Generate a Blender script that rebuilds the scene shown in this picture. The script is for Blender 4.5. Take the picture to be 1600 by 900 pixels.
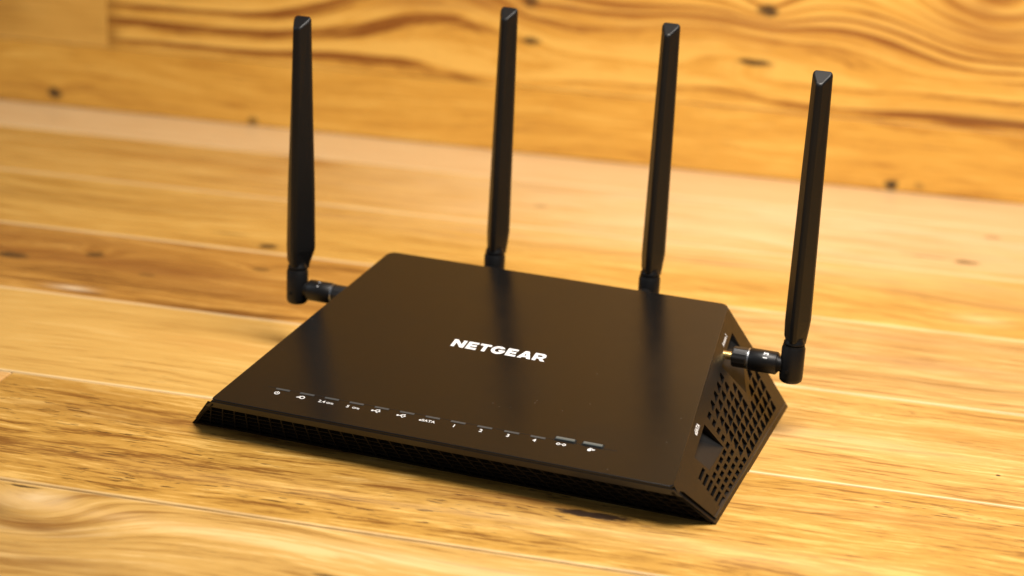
import bpy, bmesh, math, random
from mathutils import Vector, Matrix
from mathutils.geometry import delaunay_2d_cdt
random.seed(7)
S = bpy.context.scene
for o in list(bpy.data.objects): bpy.data.objects.remove(o)
COL = S.collection

# ------------------------------------------------------------------ camera
R_ = Vector((0.93853935, 0.34195262, 0.04703502)); U_ = Vector((-0.14972692, 0.280539, 0.94809267))
D_ = Vector((-0.31100761, 0.89686469, -0.3144964)); CAM = Vector((0.30165908, -0.7761055, 0.37473623))
cd = bpy.data.cameras.new('camera'); cam = bpy.data.objects.new('camera', cd); COL.objects.link(cam)
M = Matrix((R_, U_, -D_)).transposed().to_4x4(); M.translation = CAM
cam.matrix_world = M
cd.sensor_width = 36; cd.lens = 2.80953 / 1.6 * 36
cd.clip_start = 0.01; cd.clip_end = 50
cd.dof.use_dof = True
cd.dof.focus_distance = (Vector((0.02, 0.03, 0.03)) - CAM).dot(D_)
cd.dof.aperture_fstop = 5.6
S.camera = cam

# ------------------------------------------------------------------ light
w = bpy.data.worlds.new('World'); S.world = w; w.use_nodes = True
bg = w.node_tree.nodes['Background']; bg.inputs[0].default_value = (0.75, 0.85, 1.0, 1); bg.inputs[1].default_value = 0.14
def area(name, loc, target, sx, sy, power, color):
    l = bpy.data.lights.new(name, 'AREA'); l.shape = 'RECTANGLE'; l.size = sx; l.size_y = sy
    l.energy = power; l.color = color
    o = bpy.data.objects.new(name, l); COL.objects.link(o); o.location = loc
    o.rotation_euler = (Vector(target) - Vector(loc)).to_track_quat('-Z', 'Y').to_euler()
    return o
area('overhead_softbox', (0.25, -0.02, 0.86), (0.17, 0.32, 0), 0.42, 0.38, 15.8, (1.0, 0.92, 0.84))
area('side_softbox', (-1.6, -0.5, 1.1), (0, 0.15, 0.05), 0.7, 0.7, 5, (0.86, 0.93, 1.0))
S.view_settings.view_transform = 'Standard'; S.view_settings.look = 'None'
S.view_settings.exposure = 0.0; S.view_settings.gamma = 1.0
S.render.engine = 'CYCLES'

# ------------------------------------------------------------------ node helpers
class G:
    def __init__(s, name):
        s.m = bpy.data.materials.new(name); s.m.use_nodes = True; s.t = s.m.node_tree
        s.b = s.t.nodes['Principled BSDF']
    def n(s, typ, **k):
        x = s.t.nodes.new(typ)
        for a, v in k.items(): setattr(x, a, v)
        return x
    def put(s, sock, v):
        if isinstance(v, bpy.types.NodeSocket): s.t.links.new(v, sock)
        else: sock.default_value = v
    def math(s, op, a, b=0.0, c=None, clamp=False):
        x = s.n('ShaderNodeMath', operation=op, use_clamp=clamp)
        s.put(x.inputs[0], a); s.put(x.inputs[1], b)
        if c is not None: s.put(x.inputs[2], c)
        return x.outputs[0]
    def add(s, a, b): return s.math('ADD', a, b)
    def sub(s, a, b): return s.math('SUBTRACT', a, b)
    def mul(s, a, b): return s.math('MULTIPLY', a, b)
    def vec(s, x, y, z=0.0):
        c = s.n('ShaderNodeCombineXYZ')
        s.put(c.inputs[0], x); s.put(c.inputs[1], y); s.put(c.inputs[2], z); return c.outputs[0]
    def noise(s, v, scale=1.0, detail=2.0, rough=0.5, dist=0.0):
        x = s.n('ShaderNodeTexNoise'); s.put(x.inputs['Vector'], v); x.inputs['Scale'].default_value = scale
        x.inputs['Detail'].default_value = detail; x.inputs['Roughness'].default_value = rough
        x.inputs['Distortion'].default_value = dist
        return x.outputs['Fac']
    def ramp(s, f, lo, hi, a=0.0, b=1.0, smooth=True):
        x = s.n('ShaderNodeMapRange'); x.interpolation_type = 'SMOOTHSTEP' if smooth else 'LINEAR'
        s.put(x.inputs[0], f); x.inputs[1].default_value = lo; x.inputs[2].default_value = hi
        x.inputs[3].default_value = a; x.inputs[4].default_value = b; return x.outputs[0]
    def mix(s, f, a, b, mode='MIX'):
        x = s.n('ShaderNodeMix', data_type='RGBA', blend_type=mode); x.clamp_factor = True
        s.put(x.inputs[0], f)
        for i, v in ((6, a), (7, b)):
            s.put(x.inputs[i], v if isinstance(v, bpy.types.NodeSocket) else (*v[:3], 1))
        return x.outputs[2]

def wood(name, mid, light, dark, knots=(), warp=0.012, cath=0.0, pores=0.5, streak=1.0, seed=0.0,
         ringf=70.0, rough=0.40, contrast=1.0, blot=0.35, smears_and_sheen=(), fineu=9.0, hv=0, edge=.62):
    """boards: grain follows the field F(u, v); knots bend it.  knots: (u, v, ru, rv, bend, darkness)"""
    g = G(name)
    tc = g.n('ShaderNodeTexCoord'); sp = g.n('ShaderNodeSeparateXYZ'); g.t.links.new(tc.outputs['Object'], sp.inputs[0])
    u, v = sp.outputs[0], sp.outputs[1]
    n1 = g.noise(g.vec(g.mul(u, 3.2), g.mul(v, 7.0), seed * 1.37), 1, 2, .5)
    n0 = g.noise(g.vec(g.mul(u, 14), g.mul(v, 40.0), seed * 2.1 + 4), 1, 2, .5)
    F = g.add(v, g.mul(g.sub(n1, .5), warp * 4)); F = g.add(F, g.mul(g.sub(n0, .5), warp * .35))
    kd = None
    for (ku, kv, ru, rv, bend, dk) in knots:
        du = g.math('DIVIDE', g.sub(u, ku), ru); dv = g.math('DIVIDE', g.sub(v, kv), rv)
        r2 = g.add(g.mul(du, du), g.mul(dv, dv))
        if bend:
            wide = g.math('EXPONENT', g.mul(r2, -0.10))
            F = g.add(F, g.mul(wide, bend))
        if dk:
            nz = g.mul(g.sub(g.noise(g.vec(g.mul(u, 150), g.mul(v, 300), seed), 1, 3, .6), .5), 1.5)
            k = g.ramp(g.add(g.math('SQRT', r2), nz), 1.45, .60, 0, dk)
            kd = k if kd is None else g.math('MAXIMUM', kd, k)
    s1 = g.noise(g.vec(g.mul(u, 3.0), g.mul(F, 60), seed + 1), 1, 5, .62)
    s2 = g.noise(g.vec(g.mul(u, fineu * 2.2), g.mul(F, 330), seed + 2), 1, 4, .72)
    s3 = g.noise(g.vec(g.mul(u, 11), g.mul(F, 150), seed + 8), 1, 4, .62)
    broad = g.noise(g.vec(g.mul(u, 5), g.mul(v, 20), seed + 3), 1, 3, .55)
    t = g.add(g.mul(g.sub(s1, .5), 1.9 * streak), g.mul(g.sub(s2, .5), 2.9 * streak))
    t = g.add(t, g.mul(g.sub(s3, .5), 1.5 * streak))
    t = g.add(t, g.mul(g.sub(broad, .5), 1.6 * blot))
    if cath:
        ph = g.add(g.mul(F, ringf), g.mul(g.noise(g.vec(g.mul(u, 2), g.mul(F, 20), seed + 5), 1, 2), 2.0))
        fr = g.math('FRACT', ph)
        ring = g.math('POWER', fr, 1.9); ring = g.mul(ring, g.ramp(fr, 1.0, .86))
        rv_ = g.ramp(g.noise(g.vec(g.mul(u, 2.4), g.mul(F, 30), seed + 6), 1, 2), .3, .65, .35, 1.0)
        t = g.sub(t, g.mul(g.mul(ring, rv_), cath))
        t = g.add(t, cath * .22)
    t = g.sub(g.mul(t, contrast), .05)
    col = g.mix(g.ramp(t, .0, .55), mid, light)
    col = g.mix(g.ramp(t, .0, -.75), col, dark)
    # open pores: short dark dashes along the grain
    pn = g.noise(g.vec(g.mul(u, 75), g.mul(F, 560), seed + 7), 1, 2, .6)
    pm = g.noise(g.vec(g.mul(u, 7), g.mul(v, 28), seed + 9), 1, 2, .5)
    pt = g.mul(g.ramp(pn, .60, .68), g.ramp(pm, .44, .62))
    col = g.mix(g.mul(pt, pores), col, [c * .42 for c in dark])
    for (ku, kv, ru, rv, cc, amt) in smears_and_sheen:
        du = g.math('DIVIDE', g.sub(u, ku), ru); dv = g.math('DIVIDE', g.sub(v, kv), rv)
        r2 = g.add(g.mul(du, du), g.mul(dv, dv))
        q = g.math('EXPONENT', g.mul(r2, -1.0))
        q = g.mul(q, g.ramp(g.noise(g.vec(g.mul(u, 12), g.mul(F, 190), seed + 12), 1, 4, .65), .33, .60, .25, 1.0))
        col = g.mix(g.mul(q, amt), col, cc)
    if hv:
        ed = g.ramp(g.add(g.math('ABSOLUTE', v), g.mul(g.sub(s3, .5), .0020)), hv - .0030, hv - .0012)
        col = g.mix(g.mul(ed, edge), col, (.86, .66, .36))  # paler plank edges: wear plus light caught on the bevels, painted into the colour
    if kd is not None: col = g.mix(kd, col, (.030, .014, .006))
    g.put(g.b.inputs['Base Color'], col)
    g.put(g.b.inputs['Roughness'], g.ramp(s2, .2, .8, rough - .05, rough + .08))
    g.b.inputs['Coat Weight'].default_value = .25; g.b.inputs['Coat Roughness'].default_value = .33
    bp = g.n('ShaderNodeBump'); bp.inputs['Strength'].default_value = .35; bp.inputs['Distance'].default_value = .0004
    g.put(bp.inputs['Height'], g.sub(g.add(s2, g.mul(s3, .6)), g.mul(pt, .8))); g.t.links.new(bp.outputs[0], g.b.inputs['Normal'])
    return g.m

def plastic(name, base=(.008, .0074, .007), rough=.40, bump=.12, scale=2600, dust=0.0, spec=.5):
    g = G(name); tc = g.n('ShaderNodeTexCoord')
    g.b.inputs['Base Color'].default_value = (*base, 1); g.b.inputs['Specular IOR Level'].default_value = spec
    n = g.noise(tc.outputs['Object'], scale, 2, .6)
    big = g.noise(tc.outputs['Object'], 28, 3, .6)
    g.put(g.b.inputs['Roughness'], g.ramp(big, .3, .7, rough - .03, rough + .04))
    bp = g.n('ShaderNodeBump'); bp.inputs['Strength'].default_value = bump; bp.inputs['Distance'].default_value = .0002
    g.put(bp.inputs['Height'], n); g.t.links.new(bp.outputs[0], g.b.inputs['Normal'])
    if dust:
        v = g.n('ShaderNodeTexVoronoi'); v.inputs['Scale'].default_value = 190; g.t.links.new(tc.outputs['Object'], v.inputs['Vector'])
        rnd = g.n('ShaderNodeSeparateColor'); g.t.links.new(v.outputs['Color'], rnd.inputs[0])
        sp = g.mul(g.ramp(v.outputs['Distance'], .085, .026), g.ramp(rnd.outputs[0], .80, .82))
        g.put(g.b.inputs['Base Color'], g.mix(g.mul(sp, dust), base, (.25, .21, .17)))
    return g.m
def plain(name, base, rough=.5, metal=0.0):
    g = G(name); tc = g.n('ShaderNodeTexCoord')
    n = g.noise(tc.outputs['Object'], 900, 2, .6)
    g.put(g.b.inputs['Base Color'], g.mix(n, [c * .88 for c in base], [min(1, c * 1.1) for c in base]))
    g.b.inputs['Roughness'].default_value = rough; g.b.inputs['Metallic'].default_value = metal
    return g.m

M_top = plastic('satin_black_plastic', base=(.0052, .0047, .0044), rough=.20, bump=.09, dust=.25, spec=.37)
M_body = plastic('black_plastic', rough=.40, bump=.15)
M_side = plastic('matt_black_plastic', base=(.007, .006, .005), rough=.36, bump=.15)
M_ant = plastic('antenna_plastic', base=(.0038, .0036, .0036), rough=.42, bump=.10, spec=.36)
M_dark = plastic('grille_dark_plastic', base=(.0045, .0042, .004), rough=.6, spec=.2)
M_rib = plastic('grille_rib_plastic', base=(.010, .0092, .0085), rough=.5, spec=.24)
M_print = plain('white_print', (.80, .80, .79), .5)
M_ink = plain('grey_white_ink', (.68, .68, .67), .5)
M_led = plain('smoked_light_window', (.045, .052, .055), .34)
M_btn = plain('grey_button_plastic', (.10, .115, .11), .3)
M_gold = plain('gold_plated_brass', (.80, .66, .36), .35, 1.0)
M_ring = plain('steel_ring', (.42, .43, .44), .35, 1.0)
M_rubber = plastic('rubber_foot_material', base=(.01, .01, .01), rough=.7)

# ------------------------------------------------------------------ mesh helpers
def link(name, me, mat, parent=None, smooth=False):
    o = bpy.data.objects.new(name, me); COL.objects.link(o)
    if mat: me.materials.append(mat)
    if parent: o.parent = parent
    if smooth:
        for p in me.polygons: p.use_smooth = True
    return o
def from_bm(name, bm, mat, parent=None, smooth=False, bevel=0, seg=2):
    bmesh.ops.recalc_face_normals(bm, faces=bm.faces)
    me = bpy.data.meshes.new(name); bm.to_mesh(me); bm.free()
    o = link(name, me, mat, parent, smooth)
    if bevel: add_bevel(o, bevel, seg)
    return o
def add_bevel(o, wd, seg=2):
    b = o.modifiers.new('bevel', 'BEVEL'); b.width = wd; b.segments = seg; b.limit_method = 'ANGLE'; b.angle_limit = math.radians(28)
def bm_box(bm, x0, x1, y0, y1, z0, z1):
    vs = [bm.verts.new((x, y, z)) for x in (x0, x1) for y in (y0, y1) for z in (z0, z1)]
    for f in ((0, 1, 3, 2), (4, 6, 7, 5), (0, 4, 5, 1), (2, 3, 7, 6), (0, 2, 6, 4), (1, 5, 7, 3)): bm.faces.new([vs[i] for i in f])
def bm_prism(bm, loops, caps=True):
    """loops: list of rings of points (same count) joined in order"""
    rs = [[bm.verts.new(p) for p in l] for l in loops]; n = len(rs[0])
    for a, b in zip(rs, rs[1:]):
        for i in range(n): bm.faces.new((a[i], a[(i + 1) % n], b[(i + 1) % n], b[i]))
    if caps: bm.faces.new(rs[0][::-1]); bm.faces.new(rs[-1])
    return rs
def lathe(bm, prof, axis='x', n=40, c=(0, 0, 0), ripple=None):
    rings = []
    for k, (a, r) in enumerate(prof):
        ring = []
        for i in range(n):
            th = 2 * math.pi * i / n
            rr = r * (1 + (ripple[1] * (1 if (i // 2) % 2 else -1) if ripple and k in ripple[0] else 0))
            p, q = rr * math.cos(th), rr * math.sin(th)
            ring.append({'x': (a, p, q), 'y': (p, a, q), 'z': (p, q, a)}[axis])
        rings.append([tuple(Vector(v) + Vector(c)) for v in ring])
    bm_prism(bm, rings)
def tag(o, label, cat, kind=None, group=None):
    o['label'] = label; o['category'] = cat
    if kind: o['kind'] = kind
    if group: o['group'] = group

# ------------------------------------------------------------------ the boarded floor and wall
TH = math.radians(6.9)
VW = 0.6587
def structure(name):
    o = bpy.data.objects.new(name, None); COL.objects.link(o); return o

bm = bmesh.new(); bm_box(bm, -2.2, 2.2, -1.6, VW + .02, -.045, -.0185)
floor = from_bm('floor', bm, plain('subfloor_wood', (.10, .06, .018), .8)); floor.rotation_euler = (0, 0, TH)
floor['kind'] = 'structure'; floor['label'] = 'oiled floor of wide honey coloured wooden boards'
def board(parent, u0, u1, v0, v1, mat_fn,  thick=.018, gap=.0004, bev=.0009, lift=0.0):
    uc, vc = (u0 + u1) / 2, (v0 + v1) / 2
    bm = bmesh.new(); bm_box(bm, u0 - uc + gap, u1 - uc - gap, v0 - vc + gap, v1 - vc - gap, -thick, lift)
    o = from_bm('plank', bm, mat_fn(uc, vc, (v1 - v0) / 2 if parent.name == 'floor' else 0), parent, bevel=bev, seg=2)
    o.location = (uc, vc, 0)
    return o
def K(uc, vc, ks): return [(a - uc, b - vc, c, d, e, f) for a, b, c, d, e, f in ks]
def W(name, mid, light, dark, ks=(), sm=(), **kw):
    return lambda uc, vc, hv=0: wood(name, mid, light, dark, hv=hv, knots=K(uc, vc, ks), smears_and_sheen=K(uc, vc, sm), **kw)
BR = (.16, .060, .014)      # brown mineral streaks
V0 = -.0794; P = .1305
HON = ((.55, .31, .072), (.70, .45, .135), (.28, .125, .020))
PAL = ((.60, .37, .115), (.74, .50, .190), (.40, .20, .050))
PCH = ((.74, .47, .215), (.84, .59, .31), (.58, .33, .13))
def fl(row, u0, u1, fn, lift=0.0): board(floor, u0, u1, V0 + P * row, V0 + P * (row + 1) if row < 5 else VW + .004, fn, lift=lift)
for r in range(-8, -1):
    off = (r * .37) % 1.1
    for k, (a, b) in enumerate(((-2.2, -1.0 + off), (-1.0 + off, .55 + off * .5), (.55 + off * .5, 2.2))):
        fl(r, a, b, W('oak_board_near', *HON, seed=r * 3.1 + k))
fl(-1, -2.2, -.62, W('oak_board_front_left', *PAL, seed=3.3))
fl(-1, -.62, .9, W('oak_board_front', (.56, .335, .090), (.74, .495, .190), (.30, .145, .030),
   ks=((-.163, -.118, .012, .010, .018, 0), (-.20, -.115, .020, .011, .02, .0), (-.186, -.0835, .0075, .0010, 0, .9), (-.02, -.125, .006, .0012, 0, .75)),
   sm=((-.160, -.121, .030, .009, BR, .75), (-.20, -.112, .022, .012, (.10, .045, .015), .85), (-.14, -.150, .045, .010, BR, .55), (-.175, -.092, .014, .008, (.80, .60, .32), .8),
       (.0, -.10, .16, .006, (.82, .56, .27), .7)),
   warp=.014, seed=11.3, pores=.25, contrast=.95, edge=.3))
fl(-1, .9, 2.2, W('oak_board_front_right', *HON, seed=8.3))
fl(0, -2.2, -.2632, W('oak_board_west', (.63, .35, .11), (.74, .46, .19), (.40, .19, .045), seed=4.1, pores=.5), lift=0)
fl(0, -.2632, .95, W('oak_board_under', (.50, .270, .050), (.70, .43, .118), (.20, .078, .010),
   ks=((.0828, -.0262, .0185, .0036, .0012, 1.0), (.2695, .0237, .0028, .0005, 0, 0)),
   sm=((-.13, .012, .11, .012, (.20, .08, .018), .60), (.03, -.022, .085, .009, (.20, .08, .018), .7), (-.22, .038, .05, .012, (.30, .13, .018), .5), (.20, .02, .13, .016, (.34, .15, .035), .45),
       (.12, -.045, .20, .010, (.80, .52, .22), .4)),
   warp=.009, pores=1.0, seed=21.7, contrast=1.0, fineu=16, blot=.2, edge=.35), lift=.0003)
fl(0, .95, 2.2, W('oak_board_east', *HON, seed=9.9))
fl(1, -2.2, -.02, W('oak_board_pale_left', (.64, .385, .100), (.76, .50, .165), (.45, .235, .052), seed=31.2, pores=.3, contrast=.7, warp=.010,
   sm=((-.17, .13, .05, .012, (.52, .25, .06), .4),)), lift=.0003)
fl(1, -.02, 1.1, W('oak_board_streaked', (.57, .325, .082), (.74, .48, .165), (.30, .135, .024),
   ks=((.2756, .0895, .0012, .0012, 0, .95), (.20, .150, .02, .006, .004, 0)),
   sm=((.27, .135, .07, .022, (.36, .165, .026), .55), (.17, .11, .10, .012, (.84, .58, .28), .5)), seed=38.4, warp=.009, pores=.6, contrast=.95, fineu=14, blot=.2))
fl(1, 1.1, 2.2, W('oak_board_e2', *PAL, seed=2.2))
fl(2, -2.2, .03, W('oak_board_dark_left', (.45, .215, .038), (.62, .34, .080), (.18, .066, .010),
   ks=((-.3158, .2652, .006, .0050, .012, .8), (-.3666, .245, .010, .006, .016, .85), (-.2006, .2758, .0055, .0035, .006, .6), (-.2652, .2371, .006, .003, .01, .4)),
   sm=((-.34, .285, .06, .016, (.25, .095, .017), .85), (-.33, .255, .11, .016, (.24, .085, .014), .90), (-.25, .250, .06, .017, (.24, .09, .018), .8), (-.19, .222, .06, .010, (.22, .08, .016), .8), (-.44, .26, .08, .03, (.25, .09, .015), .8),
       (-.2975, .1963, .014, .0045, (.86, .70, .46), 1.0), (-.15, .24, .05, .02, (.40, .18, .026), .5)),
   seed=44.5, warp=.024, pores=.4, contrast=1.15))
fl(2, .03, 1.3, W('oak_board_grey_right', (.56, .325, .098), (.70, .45, .170), (.30, .145, .040),
   ks=((.2756, .215, .03, .006, .006, 0),),
   sm=((.25, .215, .09, .007, (.22, .10, .018), .8), (.19, .29, .12, .009, (.34, .16, .05), .6), (.24, .245, .10, .012, (.42, .24, .11), .5)), seed=49.1, warp=.012, pores=.2, contrast=1.2))
fl(2, 1.3, 2.2, W('oak_board_e3', *HON, seed=7.2))
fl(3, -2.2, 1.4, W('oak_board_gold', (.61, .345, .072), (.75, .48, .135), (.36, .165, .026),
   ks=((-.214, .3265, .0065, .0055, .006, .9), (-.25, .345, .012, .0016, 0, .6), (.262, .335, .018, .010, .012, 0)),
   sm=((-.40, .385, .12, .014, (.34, .165, .028), .6), (-.38, .42, .10, .006, (.36, .17, .018), .55), (.08, .43, .24, .035, (.82, .58, .29), .75), (.27, .345, .018, .010, (.82, .55, .22), .9), (.30, .38, .06, .02, (.50, .29, .11), .6)),  # the long pale tint is floor sheen put into the board colour
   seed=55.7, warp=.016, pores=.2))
fl(3, 1.4, 2.2, W('oak_board_e3b', *HON, seed=7.7))
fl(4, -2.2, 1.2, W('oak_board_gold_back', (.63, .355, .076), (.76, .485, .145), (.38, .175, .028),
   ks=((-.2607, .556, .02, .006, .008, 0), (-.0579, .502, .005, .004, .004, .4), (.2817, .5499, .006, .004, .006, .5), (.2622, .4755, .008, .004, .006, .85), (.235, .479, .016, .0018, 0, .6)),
   sm=((.12, .55, .30, .05, (.88, .68, .40), .95), (.10, .48, .24, .05, (.86, .64, .36), .9), (.40, .51, .2, .06, (.82, .60, .34), .75), (-.262, .556, .035, .010, (.34, .135, .022), .9), (-.292, .516, .020, .011, (.36, .14, .022), .9), (-.38, .52, .10, .008, (.45, .20, .026), .6),  # broad peach tints: sheen of the light painted into the board colour
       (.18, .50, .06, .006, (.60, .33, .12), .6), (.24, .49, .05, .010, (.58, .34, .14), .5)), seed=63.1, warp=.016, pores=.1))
fl(4, 1.2, 2.2, W('oak_board_e4', *PAL, seed=1.7))
fl(5, -2.2, -.75, W('oak_board_w5', *PAL, seed=5.7))
fl(5, -.75, 1.5, W('oak_board_cream', (.80, .56, .28), (.88, .67, .38), (.66, .41, .17), seed=71.9, pores=.0, contrast=.7, warp=.008))
fl(5, 1.5, 2.2, W('oak_board_e5', *PAL, seed=6.7))

# wall: same boards, stood on edge behind the floor (local x = along, y = up)
bm = bmesh.new(); bm_box(bm, -2.2, 2.2, -.02, 1.02, -.045, -.0185)
wall = from_bm('wall', bm, plain('batten_wood', (.10, .06, .018), .8))
Vd = Vector((-math.sin(TH), math.cos(TH), 0)); Ud = Vector((math.cos(TH), math.sin(TH), 0))
mw = Matrix((Ud, Vector((0, 0, 1)), -Vd)).transposed().to_4x4()     # local z faces the camera
mw.translation = Vd * VW
wall.matrix_world = mw
tag(wall, 'upright wall of honey coloured wooden boards behind the router', 'wall')
ORG = ((.72, .370, .060), (.86, .50, .105), (.48, .20, .024))
def wl(h0, h1, u0, u1, fn, lift=0.0): board(wall, u0, u1, h0, h1, fn, lift=lift, gap=.0003, bev=.0006)
H1 = .0575
wl(.0005, H1, -2.2, -1.1, W('pine_board_wa', *ORG, seed=80.1))
wl(.0005, H1, -1.1, .75, W('pine_board_low', (.71, .370, .055), (.85, .50, .100), (.42, .170, .018),
   ks=((-.5427, .0115, .006, .0042, .008, .95), (-.3528, .0045, .0045, .0028, .005, .75), (.2024, .0055, .0045, .0040, .006, .95), (.225, .007, .004, .003, .003, .35)),
   seed=83.4, warp=.010, pores=.15, contrast=.75))
wl(.0005, H1, .75, 2.2, W('pine_board_wb', *ORG, seed=81.1))
wl(H1, H1 + P, -1.5, -.4893, W('pine_board_pale', (.72, .40, .080), (.86, .53, .14), (.50, .24, .035), seed=86.0, warp=.008, pores=.0, contrast=.6,
   sm=((-.59, .09, .03, .03, (.36, .16, .018), .6),)), lift=.0002)
wl(H1, H1 + P, -2.2, -1.5, W('pine_board_wc', *ORG, seed=82.1))
wl(H1, H1 + P, -.4893, .95, W('pine_board_wild_grain', (.71, .370, .058), (.85, .50, .105), (.27, .090, .010),
   ks=((.0828, .096, .0135, .0026, -.006, .95), (.0893, .1397, .008, .0045, .016, .9), (-.1053, .0974, .008, .0028, -.004, .85), (-.107, .131, .006, .005, .006, .7),
       (-.19, .140, .030, .014, -.034, 0), (-.04, .170, .030, .014, .034, 0), (.27, .155, .026, .014, .085, 0), (.03, .118, .022, .007, -.016, 0), (.16, .125, .035, .009, -.024, 0), (.10, .145, .02, .008, .022, 0)),
   sm=((-.486, .075, .008, .05, (.34, .15, .018), .8), (.27, .066, .07, .004, (.22, .08, .015), .85), (-.33, .135, .10, .012, (.36, .14, .02), .6), (.05, .125, .20, .022, (.42, .17, .028), .5), (.27, .145, .05, .03, (.33, .12, .018), .75), (-.16, .128, .07, .009, (.34, .13, .02), .8), (.02, .128, .06, .008, (.34, .13, .02), .8), (-.22, .125, .05, .010, (.40, .16, .024), .5)),
   cath=2.6, ringf=58, seed=91.7, warp=.012, pores=.1, contrast=1.0, streak=.85), lift=0)
wl(H1, H1 + P, .95, 2.2, W('pine_board_wd', *ORG, seed=84.1))
h = H1 + P
for i in range(6):
    h2 = min(h + P, 1.0); c = (-.9 + .53 * i) % 1.4 - .7
    for k, (a, b) in enumerate(((-2.2, c), (c, 2.2))):
        wl(h, h2, a, b, W('pine_board_upper', *(ORG if (i + k) % 2 else HON), seed=100 + 7.7 * i + k, warp=.014, contrast=.8))
    h = h2

# ------------------------------------------------------------------ the router
WD = .285; hF, hB, yF, yB, kF, kB, DP = .0223, .0547, -.0152, .0004, .0192, .0388, .1671
router = bpy.data.objects.new('router', None); COL.objects.link(router)
tag(router, 'black angular wireless router with four upright antennas on the wooden floor', 'router')
LT = math.hypot(DP + yB - yF, hB - hF)
ey = Vector((0, (DP + yB - yF) / LT, (hB - hF) / LT)); en = Vector((0, -ey.z, ey.y)); ex = Vector((1, 0, 0))
def topP(x, t, n=0.0): return Vector((x, yF, hF)) + ey * (LT * t) + en * n

# top cover: rounded trapezoid plate
def round_poly(pts, rads, seg=6):
    out = []; n = len(pts)
    for i in range(n):
        p = Vector(pts[i]); a = (Vector(pts[i - 1]) - p).normalized(); b = (Vector(pts[(i + 1) % n]) - p).normalized()
        ang = a.angle(b); r = rads[i]; dd = r / math.tan(ang / 2)
        c = p + (a + b).normalized() * (r / math.sin(ang / 2)); s = p + a * dd; e = p + b * dd
        a0 = math.atan2(*(s - c).yx); a1 = math.atan2(*(e - c).yx)
        da = (a1 - a0 + math.pi) % (2 * math.pi) - math.pi
        for k in range(seg + 1):
            th = a0 + da * k / seg; out.append((c.x + r * math.cos(th), c.y + r * math.sin(th)))
    return out
wf, wb = WD / 2 - kF, WD / 2 - kB
outl = round_poly([(-wf, 0), (wf, 0), (wb, LT), (-wb, LT)], [.0022, .0022, .0050, .0050])
def inset(poly, d):
    c = Vector((0, LT / 2)); return [((p[0]) * (1 - d / .11), c.y + (p[1] - c.y) * (1 - d / .093)) for p in poly]
bm = bmesh.new()
lv = [(outl, -.0009), (outl, -.0004), (inset(outl, .00015), -.00012), (inset(outl, .0005), 0)]
bm_prism(bm, [[tuple(topP(x, y / LT, n)) for x, y in l] for l, n in lv])
top = from_bm('top_cover', bm, M_top, router)
for p in top.data.polygons: p.use_smooth = False

# side panels, in (s along, t up) on a ruled surface
def sideP(s, t, n=0.0, sg=1):
    b = Vector((WD / 2, DP * s, 0)); c = Vector((wf, yF, hF - .0012)) * (1 - s) + Vector((wb, DP + yB, hB - .0012)) * s
    p = b * (1 - t) + c * t
    nr = Vector((.80, -.03, .60)).normalized()
    p = p + nr * n; p.x *= sg; return p
def inpoly(p, poly):
    c = False; j = len(poly) - 1
    for i in range(len(poly)):
        a, b = poly[i], poly[j]
        if (a[1] > p[1]) != (b[1] > p[1]) and p[0] < (b[0] - a[0]) * (p[1] - a[1]) / (b[1] - a[1]) + a[0]: c = not c
        j = i
    return c
pocket1 = [(.371, .836), (.377, .458), (.211, .517), (.195, .821)]                 # data port recess
pocket2 = [(.912, .872), (.905, .70), (.747, .47), (.699, .862)]                   # antenna socket recess
grille = [(.92, .86), (.935, .04), (.085, .10), (.12, .89)]
def grow(poly, d):
    cx = sum(p[0] for p in poly) / len(poly); cy = sum(p[1] for p in poly) / len(poly)
    return [(cx + (p[0] - cx) * (1 + d), cy + (p[1] - cy) * (1 + d * 1.0)) for p in poly]
holes = []
g1, g2 = grow(pocket1, .03), grow(pocket2, .03)
rows = 8; t0 = .100; dt = .0975
for i in range(rows):
    ta = t0 + i * dt; tb = ta + dt * .66
    js = .098 + .050 * i / rows; s = js; j = 0
    while s < .90:
        ln = .062 if j == 0 else .032
        per = ln + .0165
        big = s > .42
        if big: ln, per = .0485, .0545
        sa, sb = s, s + ln
        if big and i >= 5: poly = [(sa, ta), (sb - .006, ta), (sb - .006, tb + dt * .06), (sb - .022, tb + dt * .06)]
        elif big: poly = [(sa, ta - dt * .04), (sb, ta - dt * .04), (sb, tb + dt * .18), (sb - .018, tb + dt * .18)]
        else: poly = [(sa, ta), (sb, ta), (sb, tb - dt * .12), (sa, tb - dt * .12)]
        ok = all(inpoly(p, grille) for p in poly) and not any(inpoly(p, g1) or inpoly(p, g2) for p in poly + [((sa + sb) / 2, (ta + tb) / 2)])
        if any(inpoly(q, poly) for q in pocket1 + pocket2): ok = False
        if ok: holes.append(poly)
        s += per; j += 1
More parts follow.
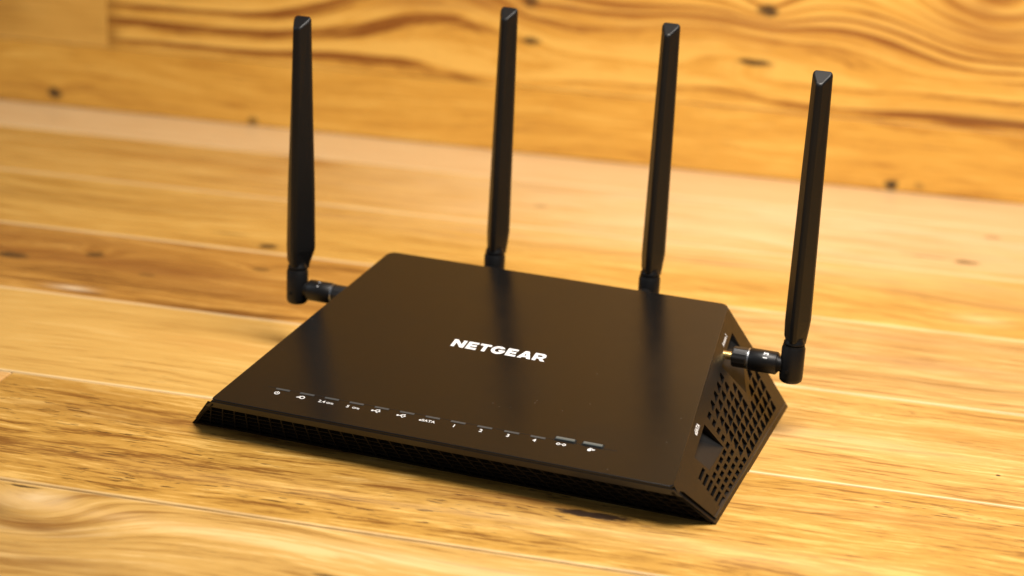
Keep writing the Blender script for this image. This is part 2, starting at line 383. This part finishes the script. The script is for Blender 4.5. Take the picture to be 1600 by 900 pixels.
def side_panel(sg):
    outer = [(0, 0)] + [(k / 12, 0) for k in range(1, 12)] + [(1, 0), (1, .5), (.988, 1)] + [(k / 12, 1) for k in range(11, 0, -1)] + [(.016, 1), (0, .90), (0, .5)]
    polys = [outer] + holes + [pocket1, pocket2]
    vs, es = [], []
    for pl in polys:
        b = len(vs); vs += [Vector(p) for p in pl]; es += [(b + i, b + (i + 1) % len(pl)) for i in range(len(pl))]
    V, Ee, Fc, *_ = delaunay_2d_cdt(vs, es, [], 0, 1e-6)
    bm = bmesh.new(); bv = [bm.verts.new(sideP(p.x, p.y, 0, sg)) for p in V]
    for f in Fc:
        c = (sum(V[i].x for i in f) / 3, sum(V[i].y for i in f) / 3)
        if not inpoly(c, outer) or any(inpoly(c, h) for h in polys[1:]): continue
        bm.faces.new([bv[i] for i in f])
    for v in list(bm.verts):
        if not v.link_faces: bm.verts.remove(v)
    bmesh.ops.recalc_face_normals(bm, faces=bm.faces); bm.normal_update()
    if sum((f.normal.x * sg) for f in bm.faces) < 0: bmesh.ops.reverse_faces(bm, faces=bm.faces)
    me = bpy.data.meshes.new('side_panel'); bm.to_mesh(me); bm.free()
    o = link('side_panel', me, M_side, router)
    sd = o.modifiers.new('thick', 'SOLIDIFY'); sd.thickness = .0016; sd.offset = -1; me.materials.append(M_dark); sd.material_offset_rim = 1
    for pk, dep, fm in ((pocket1, -.0115, .45), (pocket2, -.0100, .55)):
        A, B, E_, C_ = pk; bm = bmesh.new()
        a = sideP(*A, -.0001, sg); b = sideP(*B, -.0001, sg); e = sideP(*E_, -.0001, sg); c = sideP(*C_, -.0001, sg)
        def deep(q, z):
            p = sideP(*q, 0, sg); p.x += sg * z; return p
        fq = (A[0] * (1 - fm) + C_[0] * fm, A[1] * (1 - fm) + C_[1] * fm)
        A2, C2 = deep(A, dep * .75), deep(C_, dep * .75); F2 = deep(fq, dep * 1.25)
        bmid = sideP(B[0] * .97 + E_[0] * .03, B[1], -.0006, sg)
        va, vb, ve, vc, v2, c2, f2, fm_ = [bm.verts.new(x) for x in (a, b, e, c, A2, C2, F2, sideP(*fq, -.0001, sg))]
        for k_, f in enumerate(((va, v2, vb), (v2, f2, vb), (va, fm_, f2, v2), (fm_, vc, c2, f2), (f2, c2, ve), (f2, ve, vb), (c2, vc, ve))): bm.faces.new(f).material_index = int(k_ > 3)
        ro = from_bm('port_recess', bm, M_dark, o); ro.data.materials.append(M_body)
    return o
side_panel(1); side_panel(-1)

# dark inner liner so that nothing shows through the vents, back panel, base
bm = bmesh.new()
ins = .0075
low = [(-WD / 2 + .012, .004, .0015), (WD / 2 - .012, .004, .0015), (WD / 2 - .012, DP - .004, .0015), (-WD / 2 + .012, DP - .004, .0015)]
hi = [(-wf + .010, yF + .014, hF - .005), (wf - .010, yF + .014, hF - .005), (wb - .012, DP - .004, hB - .006), (-wb + .012, DP - .004, hB - .006)]
bm_prism(bm, [low, hi]); from_bm('inner_housing', bm, M_dark, router)
bm = bmesh.new()
v = [bm.verts.new(p) for p in ((-WD / 2 + .0005, DP, 0), (WD / 2 - .0005, DP, 0), (wb - .0008, DP + yB - .0006, hB - .0020), (-wb + .0008, DP + yB - .0006, hB - .0020))]
bm.faces.new(v); o = from_bm('back_panel', bm, M_body, router)
sd = o.modifiers.new('thick', 'SOLIDIFY'); sd.thickness = .0016; sd.offset = 0
bm = bmesh.new(); bm_box(bm, -WD / 2 + .0012, WD / 2 - .0012, .0012, DP - .0012, .0004, .0026); from_bm('base_plate', bm, M_body, router)

# front: lip, sunk dark mesh, ribs, lower rail, corner blades
lipz = .0052
def frontP(x, q, n=0.0):     # q 0 at base, 1 at the underside of the lip
    a = Vector((0, .0002, .0)); b = Vector((0, yF + .0022, hF - lipz)); p = a * (1 - q) + b * q
    nn = Vector((0, -(b.z), (b.y))).normalized()   # outward/down
    hw = (WD / 2 - .0004) * (1 - q) + (wf + kF * lipz / hF * .9) * q
    return Vector((x * hw, 0, 0)) + p + nn * n
bm = bmesh.new()
pr = [[(-1, 0)], [(1, 0)]]
rings = []
for sx in (-1, 1):
    x = sx * wf; x2 = sx * (wf + kF * lipz / hF * .9)
    rings.append([(x - sx * .0016, yF + .0004, hF - .0006), (x - sx * .0003, yF + .0001, hF - .0016), (x2, yF + .0018, hF - lipz), (x2 - sx * .001, yF + .006, hF - lipz + .0006), (x - sx * .003, yF + .006, hF - .0016)])
bm_prism(bm, rings); from_bm('front_lip', bm, M_side, router)
fg = None
bm = bmesh.new(); n_ = 40
a_ = [frontP(-1 + 2 * k / n_, .0, -.0028) for k in range(n_ + 1)]; b_ = [frontP(-1 + 2 * k / n_, 1.0, -.0028) for k in range(n_ + 1)]
av = [bm.verts.new(p) for p in a_]; bv = [bm.verts.new(p) for p in b_]
for k in range(n_): bm.faces.new((av[k], av[k + 1], bv[k + 1], bv[k]))
fg = from_bm('front_grille', bm, M_dark, router)
def bar(p0, p1, wx, dirv, n0, n1):
    """thin bar p0->p1, half width wx along dirv, between normal offsets"""
    bm = bmesh.new(); nn = Vector((0, -.8, -.6)).normalized()
    ring = lambda p: [p + dirv * wx + nn * n0, p - dirv * wx + nn * n0, p - dirv * wx + nn * n1, p + dirv * wx + nn * n1]
    bm_prism(bm, [ring(p0), ring(p1)]); return bm
NC = 37
for k in range(1, NC + 1):
    x0 = -1 + 2 * (k + .05) / (NC + 1.2)
    x_top = x0 - .030; x_bot = x0 + .012
    p0 = frontP(max(-.985, min(.992, x_bot)), .07); p1 = frontP(max(-.985, x_top), .985)
    from_bm('rib', bar(p0, p1, .00036, Vector((1, 0, 0)), -.0022, .0), M_rib, fg)
for q in (.23, .41, .59, .77):
    from_bm('rail', bar(frontP(-.99, q), frontP(.99, q), 00.00030, Vector((0, .55, -.8)).normalized(), -.0022, -.0003), M_rib, fg)
bm = bmesh.new(); rings = []
for sx in (-1, 1):
    hw = sx * (WD / 2 - .0006)
    rings.append([(hw, -.0002, .0003), (hw, .004, .0003), (hw - sx * .001, .004, .0022), (hw - sx * .001, -.0013, .0018)])
bm_prism(bm, rings); from_bm('lower_rail', bm, M_body, router)
for sx in (-1, 1):      # slim blade closing the slanted corner between front mesh and side panel
    bm = bmesh.new()
    A = Vector((sx * (WD / 2), 0, 0)); B = Vector((sx * wf, yF, hF - .0012)); inn = Vector((-sx * .0010, 0, 0)); bk = Vector((0, .006, 0))
    bm_prism(bm, [[A + Vector((0, -.0006, .0001)), A + inn + Vector((0, -.0004, .0001)), A + inn + bk, A + bk + Vector((-sx * .001, 0, 0))],
                  [B + Vector((-sx * .0003, .0003, -.0022)), B + inn + Vector((0, .0008, -.0026)), B + inn + bk + Vector((0, 0, -.002)), B + bk + Vector((-sx * .001, 0, -.002))]])
    from_bm('corner_trim', bm, M_dark, router)
for sx in (-1, 1):
    for yy in (.012, DP - .014):
        bm = bmesh.new(); lathe(bm, [(0.0001, .005), (.0008, .005)], 'z', 20, (sx * .118, yy, 0)); from_bm('rubber_foot', bm, M_rubber, router)

# --- indicator windows (13 in the row) and the fine groove that links them
leds = [(-.0957, -.0879), (-.0820, -.0739), (-.0678, -.0600), (-.0538, -.0460), (-.0398, -.0320), (-.0258, -.0180), (-.0117, -.0040),
        (.0020, .0098), (.0163, .0241), (.0306, .0384), (.0445, .0522)]
TL = .1090
def top_box(name, x0, x1, t, hh, z0, z1, mat, parent=router, bev=0):
    bm = bmesh.new(); ring = lambda n: [topP(x0, t - hh / LT, n), topP(x1, t - hh / LT, n), topP(x1, t + hh / LT, n), topP(x0, t + hh / LT, n)]
    bm_prism(bm, [ring(z0), ring(z1)]); return from_bm(name, bm, mat, parent, bevel=bev, seg=1)
top_box('groove', -.101, .089, TL + .004, .00012, -.0002, .00006, M_rib)
for a, b in leds: top_box('indicator_window', a, b, TL, .00075, -.0005, .00014, M_led)
for a, b in ((.0570, .0669), (.0712, .0812)):
    o = top_box('button', a, b, .1200, .00105, -.0005, .0009, M_btn, bev=.0003)
    bm = bmesh.new(); h_ = .00175 / LT
    bm_prism(bm, [[topP(x, t, n) for x, t in ((a - .0007, .1195 - h_), (b + .0007, .1195 - h_), (b + .0007, .1195 + h_), (a - .0007, .1195 + h_))] for n in (-.0003, .00007)])
    from_bm('button_surround', bm, M_dark, router)

# --- printed marks
def flat(name, polys, place, parent=router, mat=M_print, th=.00006):
    """polys: list of 2-D polygons (list of pts) or (outer, [holes]); place(x, y, n)->3-D"""
    bm = bmesh.new()
    for pl in polys:
        outer, hl = (pl if isinstance(pl, tuple) else (pl, []))
        vs, es = [], []
        for q in [outer] + hl:
            b = len(vs); vs += [Vector(p) for p in q]; es += [(b + i, b + (i + 1) % len(q)) for i in range(len(q))]
        V, E2, Fc, *_ = delaunay_2d_cdt(vs, es, [], 0, 1e-7)
        bv = [bm.verts.new(place(p.x, p.y, th)) for p in V]
        for f in Fc:
            c = (sum(V[i].x for i in f) / 3, sum(V[i].y for i in f) / 3)
            if inpoly(c, outer) and not any(inpoly(c, h) for h in hl): bm.faces.new([bv[i] for i in f])
    for v in list(bm.verts):
        if not v.link_faces: bm.verts.remove(v)
    me = bpy.data.meshes.new(name); bm.to_mesh(me); bm.free()
    o = link(name, me, mat, parent)
    sd = o.modifiers.new('thick', 'SOLIDIFY'); sd.thickness = .00005; sd.offset = 0
    return o
def arc(cx, cy, rx, ry, a0, a1, n=22): return [(cx + rx * math.cos(math.radians(a0 + (a1 - a0) * k / n)), cy + ry * math.sin(math.radians(a0 + (a1 - a0) * k / n))) for k in range(n + 1)]
def band(cx, cy, r0, r1, a0, a1, ky=1.0): return arc(cx, cy, r1, r1 * ky, a0, a1) + arc(cx, cy, r0, r0 * ky, a1, a0)
# heavy extended capitals on a 1-high grid
Lt = {
 'N': (1.08, [[(0, 0), (0, 1), (.30, 1), (.76, .42), (.76, 1), (1.04, 1), (1.04, 0), (.76, 0), (.28, .60), (.28, 0)]]),
 'E': (.86, [[(0, 0), (0, 1), (.82, 1), (.82, .77), (.30, .77), (.30, .62), (.76, .62), (.76, .39), (.30, .39), (.30, .23), (.84, .23), (.84, 0)]]),
 'T': (.86, [[(.30, 0), (.30, .76), (0, .76), (0, 1), (.88, 1), (.88, .76), (.59, .76), (.59, 0)]]),
 'G': (1.12, [arc(.56, .5, .56, .53, 35, 360 - 14, 40) + [(1.10, .55), (.60, .55), (.60, .36), (.78, .36)] + arc(.56, .5, .27, .27, 325, 45, 30)]),
 'A': (1.06, [([(0, 0), (.38, 1), (.70, 1), (1.08, 0), (.76, 0), (.70, .18), (.37, .18), (.31, 0)], [[(.44, .38), (.64, .38), (.54, .70)]])]),
 'R': (1.0, [([(0, 0), (0, 1), (.62, 1)] + arc(.62, .67, .33, .33, 80, -70, 14) + [(.74, .34), (1.04, 0), (.70, 0), (.46, .30), (.29, .30), (.29, 0)],
              [[(.29, .53), (.29, .77), (.58, .77)] + arc(.58, .65, .10, .12, 80, -80, 8) + [(.58, .53)]])]),
}
tot = 0; gapw = .13; word = 'NETGEAR'
for ch in word: tot += Lt[ch][0] + gapw
tot -= gapw
H = .0076; sc = .0535 / tot; x = 0; polys = []
for ch in word:
    wch, pls = Lt[ch]
    f = lambda p: (-.0270 + (x + p[0]) * sc, p[1] * H)
    for pl in pls:
        polys.append(([f(p) for p in pl[0]], [[f(p) for p in h] for h in pl[1]]) if isinstance(pl, tuple) else [f(p) for p in pl])
    x += wch + gapw
flat('logo_lettering', polys, lambda a, b, n: topP(a, .4915 + b / LT, n))

def text_mesh(name, txt, size, place, bold=.02, parent=router, spacing=1.0, mat=M_print):
    cu = bpy.data.curves.new(name, 'FONT'); cu.body = txt; cu.size = size; cu.align_x = 'CENTER'; cu.offset = bold * size; cu.space_character = spacing
    cu.resolution_u = 3
    ob = bpy.data.objects.new(name, cu); COL.objects.link(ob)
    dg = bpy.context.evaluated_depsgraph_get(); me = bpy.data.meshes.new_from_object(ob.evaluated_get(dg))
    bpy.data.objects.remove(ob)
    for v in me.vertices: v.co = place(v.co.x, v.co.y, .0001)
    me.name = name; me.materials.clear()
    return link(name, me, mat, parent)
def at(cx, t): return lambda a, b, n: topP(cx + a * .88, t + b * .84 / LT + .0012, n)
TB = .0800
cen = [(a + b) / 2 for a, b in leds]
cen = [c - .0016 for c in cen]
# power ring
c = cen[0]; flat('power_symbol', [band(0, .0016, .0011, .0017, 125, 415), [(-.0003, .0014), (.0003, .0014), (.0003, .0036), (-.0003, .0036)]], at(c, TB), mat=M_ink)
# internet symbol: ring with swept arrow
flat('internet_symbol', [band(.0006, .0017, .0010, .0017, 0, 360), [(-.0032, .0008), (-.0008, .0008), (-.0008, .0015), (-.0026, .0015)], [(-.0026, .0015), (-.0010, .0030), (-.0003, .0026)]], at(cen[1], TB), mat=M_ink)
def hz(cx, num):
    text_mesh('band_label', num, .0036, at(cx - .0016, TB + .001), .018, mat=M_ink); text_mesh('band_label', 'GHz', .0025, at(cx + .0030, TB + .001), .018, mat=M_ink)
hz(cen[2] - .0006, '2.4'); hz(cen[3], '5')
for i in (4, 5):
    flat('usb_symbol', [[(-.0024, .0013), (.0018, .0013), (.0018, .0018), (-.0024, .0018)], arc(-.0024, .00155, .0008, .0008, 0, 360, 12), [(.0016, .0008), (.0028, .00155), (.0016, .0023)],
        [(-.0012, .0018), (-.0006, .0018), (.0002, .0029), (.0012, .0029), (.0012, .0034), (-.0001, .0034)], [(-.0004, .0013), (.0002, .0013), (.0008, .0004), (.0016, .0004), (.0016, -.0001), (.0005, -.0001)],
        [(.0010, .0026), (.0019, .0026), (.0019, .0036), (.0010, .0036)]], at(cen[i], TB + .002), mat=M_ink)
text_mesh('esata_label', 'eSATA', .0034, at(cen[6], TB + .002), .018, mat=M_ink)
for i, d in enumerate('1234'): text_mesh('port_number', d, .0040, at(cen[7 + i] + .0008, TB + .002 + .0009 * i), .026, mat=M_ink)
# pairing arrows, wireless symbol under the two buttons
flat('pairing_symbol', [band(-.0017, .0014, .0006, .0012, 30, 330), band(.0017, .0014, .0006, .0012, -150, 150), [(-.0012, .0012), (.0012, .0012), (.0012, .0017), (-.0012, .0017)]], at(.0612, .0885), mat=M_ink)
flat('wireless_symbol', [arc(-.0004, .0014, .0012, .0014, 0, 360, 14), band(-.0004, .0014, .0016, .0021, -10, 100), [(.0016, .0016), (.0026, .0016), (.0026, .0026), (.0016, .0026)]], at(.0762, .0875), mat=M_ink)
# side lettering, running along the border under the top edge
def on_side(s0, tt):
    s0p = sideP(s0, tt); ds = (sideP(s0 + .1, tt) - s0p).normalized(); dn = (sideP(s0, tt + .1) - s0p).normalized(); nr = ds.cross(dn).normalized()
    if nr.x < 0: nr = -nr
    return lambda a, b, n: s0p + ds * a + dn * b + nr * n
text_mesh('antenna_socket_label', 'Antenna 2', .0030, on_side(.825, .915), .018)
text_mesh('data_port_label', 'eSATA', .0034, on_side(.315, .895), .026)

# ------------------------------------------------------------------ antennas: root at the hinge centre
def antenna_parts(root, sg, wide=1.0):
    """sg: +1 the sleeve runs to -x (right antenna), -1 to +x; 0 rear antenna, sleeve runs to -y"""
    # barrel
    bm = bmesh.new()
    lathe(bm, [(-.0092, .0032), (-.0088, .0050), (-.0078, .0060), (-.006, .0063), (.0105, .0063), (.0110, .0060), (.0122, .0058), (.0122, .0040), (.0128, .0040), (.0128, .0056), (.0138, .0056), (.0146, .0050), (.0160, .0048)], 'z', 40)
    bl = from_bm('hinge_barrel', bm, M_ant, root, smooth=True)
    em = bl.modifiers.new('e', 'EDGE_SPLIT'); em.split_angle = math.radians(40)
    bm = bmesh.new(); lathe(bm, [(-.0066, .0011), (-.00615, .0011), (-.00615, .0007), (-.0064, .0006)], 'y', 16, (-.0012, 0, -.0018)); from_bm('hinge_pin', bm, M_dark, bl)
    # paddle: triangular section, ridge to the front, tapering upward, slanted cap
    def sec(z, wl, wr, dp, yb, zt=0.0):
        q = [(-wl, yb), (-wl + .0008, yb + .0009), (wr - .0008, yb + .0009), (wr, yb), (wr * .93, yb - dp * .22), (.0018 * wide, yb - dp * .93), (0, yb - dp), (-.0018 * wide, yb - dp * .93), (-wl * .93, yb - dp * .22)]
        return [(a * 1.0, b, z + zt * (yb - b) / max(dp, .0001)) for a, b in q]
    k = wide; top_ = .1590
    L = [sec(.0118, .0056, .0056, .0090, .0042), sec(.0140, .0062 * k, .0058, .0100, .0044), sec(.0152, .0071 * k, .0060, .0106, .0045), sec(.0235, .0075 * k, .0074 * k, .0112, .0046), sec(.0255, .0075 * k, .0076 * k, .0112, .0046),
         sec(.06, .0071 * k, .0071 * k, .0105, .0044), sec(.105, .0063 * (k + 1) / 2, .0063 * (k + 1) / 2, .0095, .0041), sec(top_ - .0012, .0053, .0053, .0088, .0038, -.0048), sec(top_, .0046, .0046, .0078, .0034, -.0048)]
    bm = bmesh.new(); bm_prism(bm, L)
    pd = from_bm('paddle', bm, M_ant, root, bevel=.0016, seg=4)
    pd.modifiers['bevel'].angle_limit = math.radians(20)
    # horizontal sleeve, ring, nut, gold connector
    ax, s_ = ('y', -1) if sg == 0 else ('x', -sg)
    m = lambda pr: [(s_ * a, r) for a, r in pr]
    bm = bmesh.new(); lathe(bm, m([(.0050, .0042), (.0072, .0042), (.0072, .0050), (.0078, .0050), (.0078, .0058), (.0084, .0062), (.0222, .0062), (.0228, .0058), (.0228, .0050)]), ax, 40)
    sl = from_bm('sleeve', bm, M_ant, root, smooth=True); sl.modifiers.new('e', 'EDGE_SPLIT').split_angle = math.radians(35)
    bm = bmesh.new(); lathe(bm, m([(.0230, .0050), (.0230, .00585), (.0238, .00585), (.0238, .0050)]), ax, 32); from_bm('ring', bm, M_ring, sl)
    bm = bmesh.new(); lathe(bm, m([(.0236, .0046), (.0240, .0054), (.0248, .0056), (.0315, .0056), (.0322, .0053), (.0322, .0030)]), ax, 48, ripple=((2, 3), .012))
    nt = from_bm('screw_collar', bm, M_body, root)
    if sg:
        pr = [(.0320, .0023)]
        for i in range(6): pr += [(.0326 + i * .0010, .0023), (.0329 + i * .0010, .0019), (.0333 + i * .0010, .0023)]
        pr += [(.0410, .0023)]
        bm = bmesh.new(); lathe(bm, m(pr), ax, 24); from_bm('gold_connector', bm, M_gold, root)
    if sg:
        def pl(a, b, n):     # wrap on the sleeve, near its upper front
            xx = -sg * .0150 + b; th = math.radians(62) + a / .0062
            return Vector((xx, -.00625 * math.cos(th), .00625 * math.sin(th)))
        if sg > 0: text_mesh('sleeve_mark', '2', .0036, pl, .05, parent=sl); text_mesh('sleeve_mark', 'I', .0030, lambda a, b, n: pl(a - .0026, b, n), .05, parent=sl)
        else: flat('sleeve_mark', [[(-.0018, -.0006), (.0018, -.0006), (.0018, .0006), (-.0018, .0006)]], pl, parent=sl)
def antenna(x, y, z, sg, wide=1.0, yaw=0, lab=None, tilt=0.0):
    r = bpy.data.objects.new('antenna', None); COL.objects.link(r); r.parent = router; r.location = (x, y, z)
    antenna_parts(r, sg, wide)
    if lab: r['label'] = lab
    r.rotation_euler = (0, tilt, yaw)
    return r
antenna(-.1443, .1264, .0374, -1, 1.20, lab='antenna screwed into the left side, its paddle turned widest to the viewer')
aR = antenna(.1492, .1264, .0397, 1, .93, lab='antenna screwed into the right side beside the gold connector')
am = antenna(-.0467, .1940, .0428, 0, .93, tilt=math.radians(.3), lab='left one of the two antennas rising behind the back edge')
# the fourth is a copy of the third with copies of its parts
def dup(o, parent):
    c = o.copy(); COL.objects.link(c); c.parent = parent
    for ch in list(o.children): dup(ch, c)
    return c
a4 = dup(am, router); a4.location = (.0498, .1940, .0438); a4['label'] = 'right one of the two antennas rising behind the back edge'
for a_ in (am, a4):
    pass
for x in (-.0467, .0498):     # rear sockets reach into the back panel
    bm = bmesh.new(); lathe(bm, [(.158, .0042), (.1680, .0042), (.1685, .0036)], 'y', 24, (x, 0, .0433)); from_bm('rear_socket', bm, M_gold, router)
